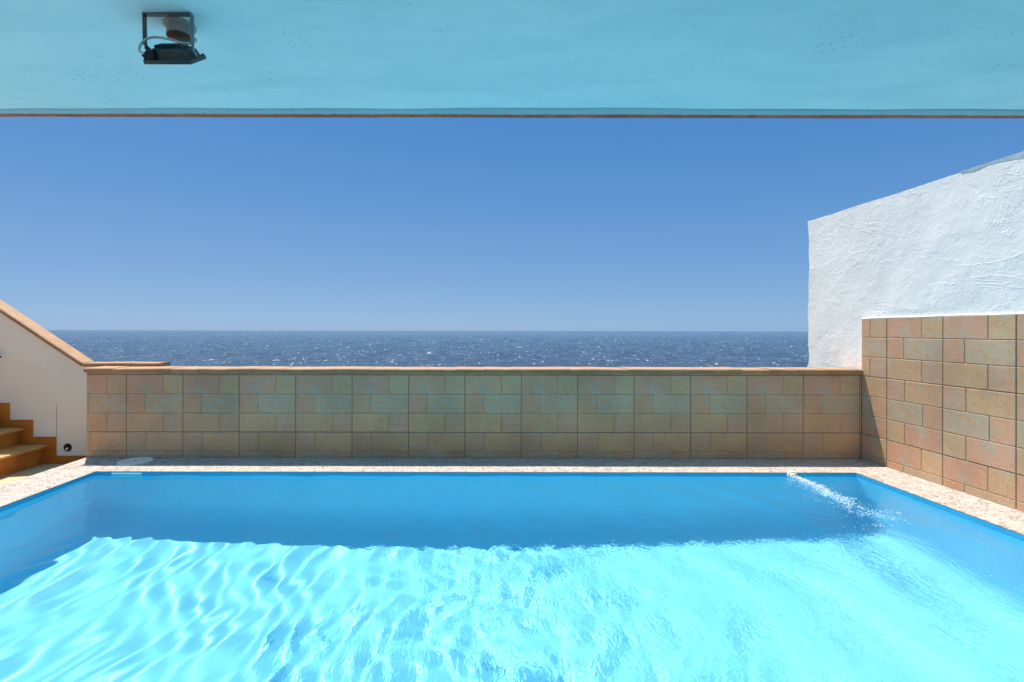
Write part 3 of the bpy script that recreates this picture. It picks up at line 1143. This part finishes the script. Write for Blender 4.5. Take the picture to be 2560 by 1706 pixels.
# tapered back with cooling fins
b = MB()
n = 6
prev = None
secs = [(0.014, 0.013), (0.016, 0.024), (0.020, 0.036), (0.030, 0.046), (0.044, 0.050)]
rows = []
vs = []
for ins, h in secs:
    vs += [(ins, ins, h), (Wd - ins, ins, h), (Wd - ins, Hd - ins, h), (ins, Hd - ins, h)]
fs = []
for r in range(len(secs) - 1):
    for k in range(4):
        k2 = (k + 1) % 4
        fs.append((r * 4 + k, r * 4 + k2, (r + 1) * 4 + k2, (r + 1) * 4 + k))
fs.append(tuple((len(secs) - 1) * 4 + k for k in range(4)))
b.add([ML @ Vector(p) for p in vs], fs)
for k in range(9):
    x = 0.040 + k * (Wd - 0.080) / 8
    b.box(x - 0.0022, x + 0.0022, 0.034, Hd - 0.034, 0.048, 0.057, ML, 0.0008)
b.build('housing', M_gun, fl, smooth=True)
b = MB()
b.box(0.016, 0.046, 0.004, 0.030, 0.013, 0.045, ML, 0.004)
b.lathe([(0.011, 0), (0.011, 0.016), (0.006, 0.022), (0, 0.022)], ML @ Matrix.Translation((0.020, 0.014, 0.028)) @ Matrix.Rotation(R(-90), 4, 'Y'), 14)
b.build('cable_gland', M_rubber, fl, smooth=True)
# bracket: a flat steel U, top on the ceiling, arms kinked at the lamp
bw = 0.011
b = MB()
xa, xb_ = LX - 0.087, LX + 0.087
zt = ZC - 0.004
piv = Vector(F0) + e2 * 0.062 + e3 * 0.026
def strip(p, q, w0, t_):
    """flat bar in a plane of constant x from p to q (y, z), w0 wide, t_ thick in x"""
    d = Vector((0, q[1] - p[1], q[2] - p[2])).normalized()
    nrm = Vector((0, -d.z, d.y))
    P0, P1 = Vector(p), Vector(q)
    vs = []
    for P in (P0, P1):
        for s in (-1, 1):
            for tt in (-1, 1):
                vs.append(P + nrm * s * w0 + Vector((tt * t_, 0, 0)))
    return vs, [(0, 1, 3, 2), (4, 6, 7, 5), (0, 4, 5, 1), (2, 3, 7, 6), (0, 2, 6, 4), (1, 5, 7, 3)]
b.box(xa, xb_, LY - bw, LY + bw, zt - 0.003, zt, None, 0.001)
for sx, xx in ((-1, xa + 0.0015), (1, xb_ - 0.0015)):
    xin = piv.x + (0.086 - 0.074 if sx < 0 else 0) if False else (F0.x + 0.010 if sx < 0 else F0.x + Wd - 0.010)
    vs, fs = strip((xx, LY, zt - 0.002), (xx, LY + 0.004, zt - 0.112), bw, 0.0015)
    b.add(vs, fs)
    vs2, _ = strip((xx, LY + 0.004, zt - 0.1125), (xin, piv.y + 0.006, piv.z), bw * 0.9, 0.0015)
    b.add(vs2, fs)
b.build('bracket', M_steel, fl)
for Mk in (Matrix.Translation((LX, LY, zt - 0.003)) @ Matrix.Rotation(R(180), 4, 'X'),
           Matrix.Translation((F0.x + Wd - 0.008, piv.y + 0.006, piv.z)) @ Matrix.Rotation(R(90), 4, 'Y'),
           Matrix.Translation((F0.x + 0.008, piv.y + 0.006, piv.z)) @ Matrix.Rotation(R(-90), 4, 'Y')):
    b = MB()
    b.lathe([(0.008, 0), (0.008, 0.003), (0.004, 0.005), (0, 0.005)], Mk, 16)
    b.build('screw', M_screw, fl, smooth=True)
# cable
b = MB()
b.tube([(-1.042, 1.885, 2.447), (-1.030, 1.880, 2.436), (-1.026, 1.862, 2.418), (-1.036, 1.845, 2.404), (-1.058, 1.838, 2.401),
        (-1.090, 1.834, 2.409), (-1.124, 1.830, 2.415), (-1.156, 1.824, 2.414), (-1.181, 1.816, 2.398), (-1.192, 1.808, 2.372), (-1.190, 1.804, 2.352), (-1.176, 1.806, 2.346)], 0.0042, 10, 6)
b.build('cable', M_cable, fl, smooth='all')

jb = thing('junction_box', (-1.105, 1.885, ZC), 'round grey junction box with a rusty lid on the ceiling behind the floodlight', 'junction box')
Mj = Matrix.Translation((-1.098, 1.893, ZC - 0.001)) @ Matrix.Rotation(R(180), 4, 'X')
b = MB()
b.lathe([(0.056, -0.004), (0.056, 0.006), (0.049, 0.009), (0.046, 0.010), (0.044, 0.040), (0.043, 0.042), (0, 0.042)], Mj, 40)
for a_ in (20, 110, 200, 290):
    Mk = Mj @ Matrix.Rotation(R(a_), 4, 'Z') @ Matrix.Translation((0.042, 0, 0.024)) @ Matrix.Rotation(R(90), 4, 'Y')
    b.lathe([(0.010, 0), (0.010, 0.006), (0.006, 0.009), (0, 0.009)], Mk, 14)
b.build('box_body', M_box, jb, smooth=True)
b = MB()
b.lathe([(0.0445, 0.0425), (0.0445, 0.047), (0.040, 0.050), (0, 0.051)], Mj, 40)
b.build('lid', M_lid, jb, smooth=True)
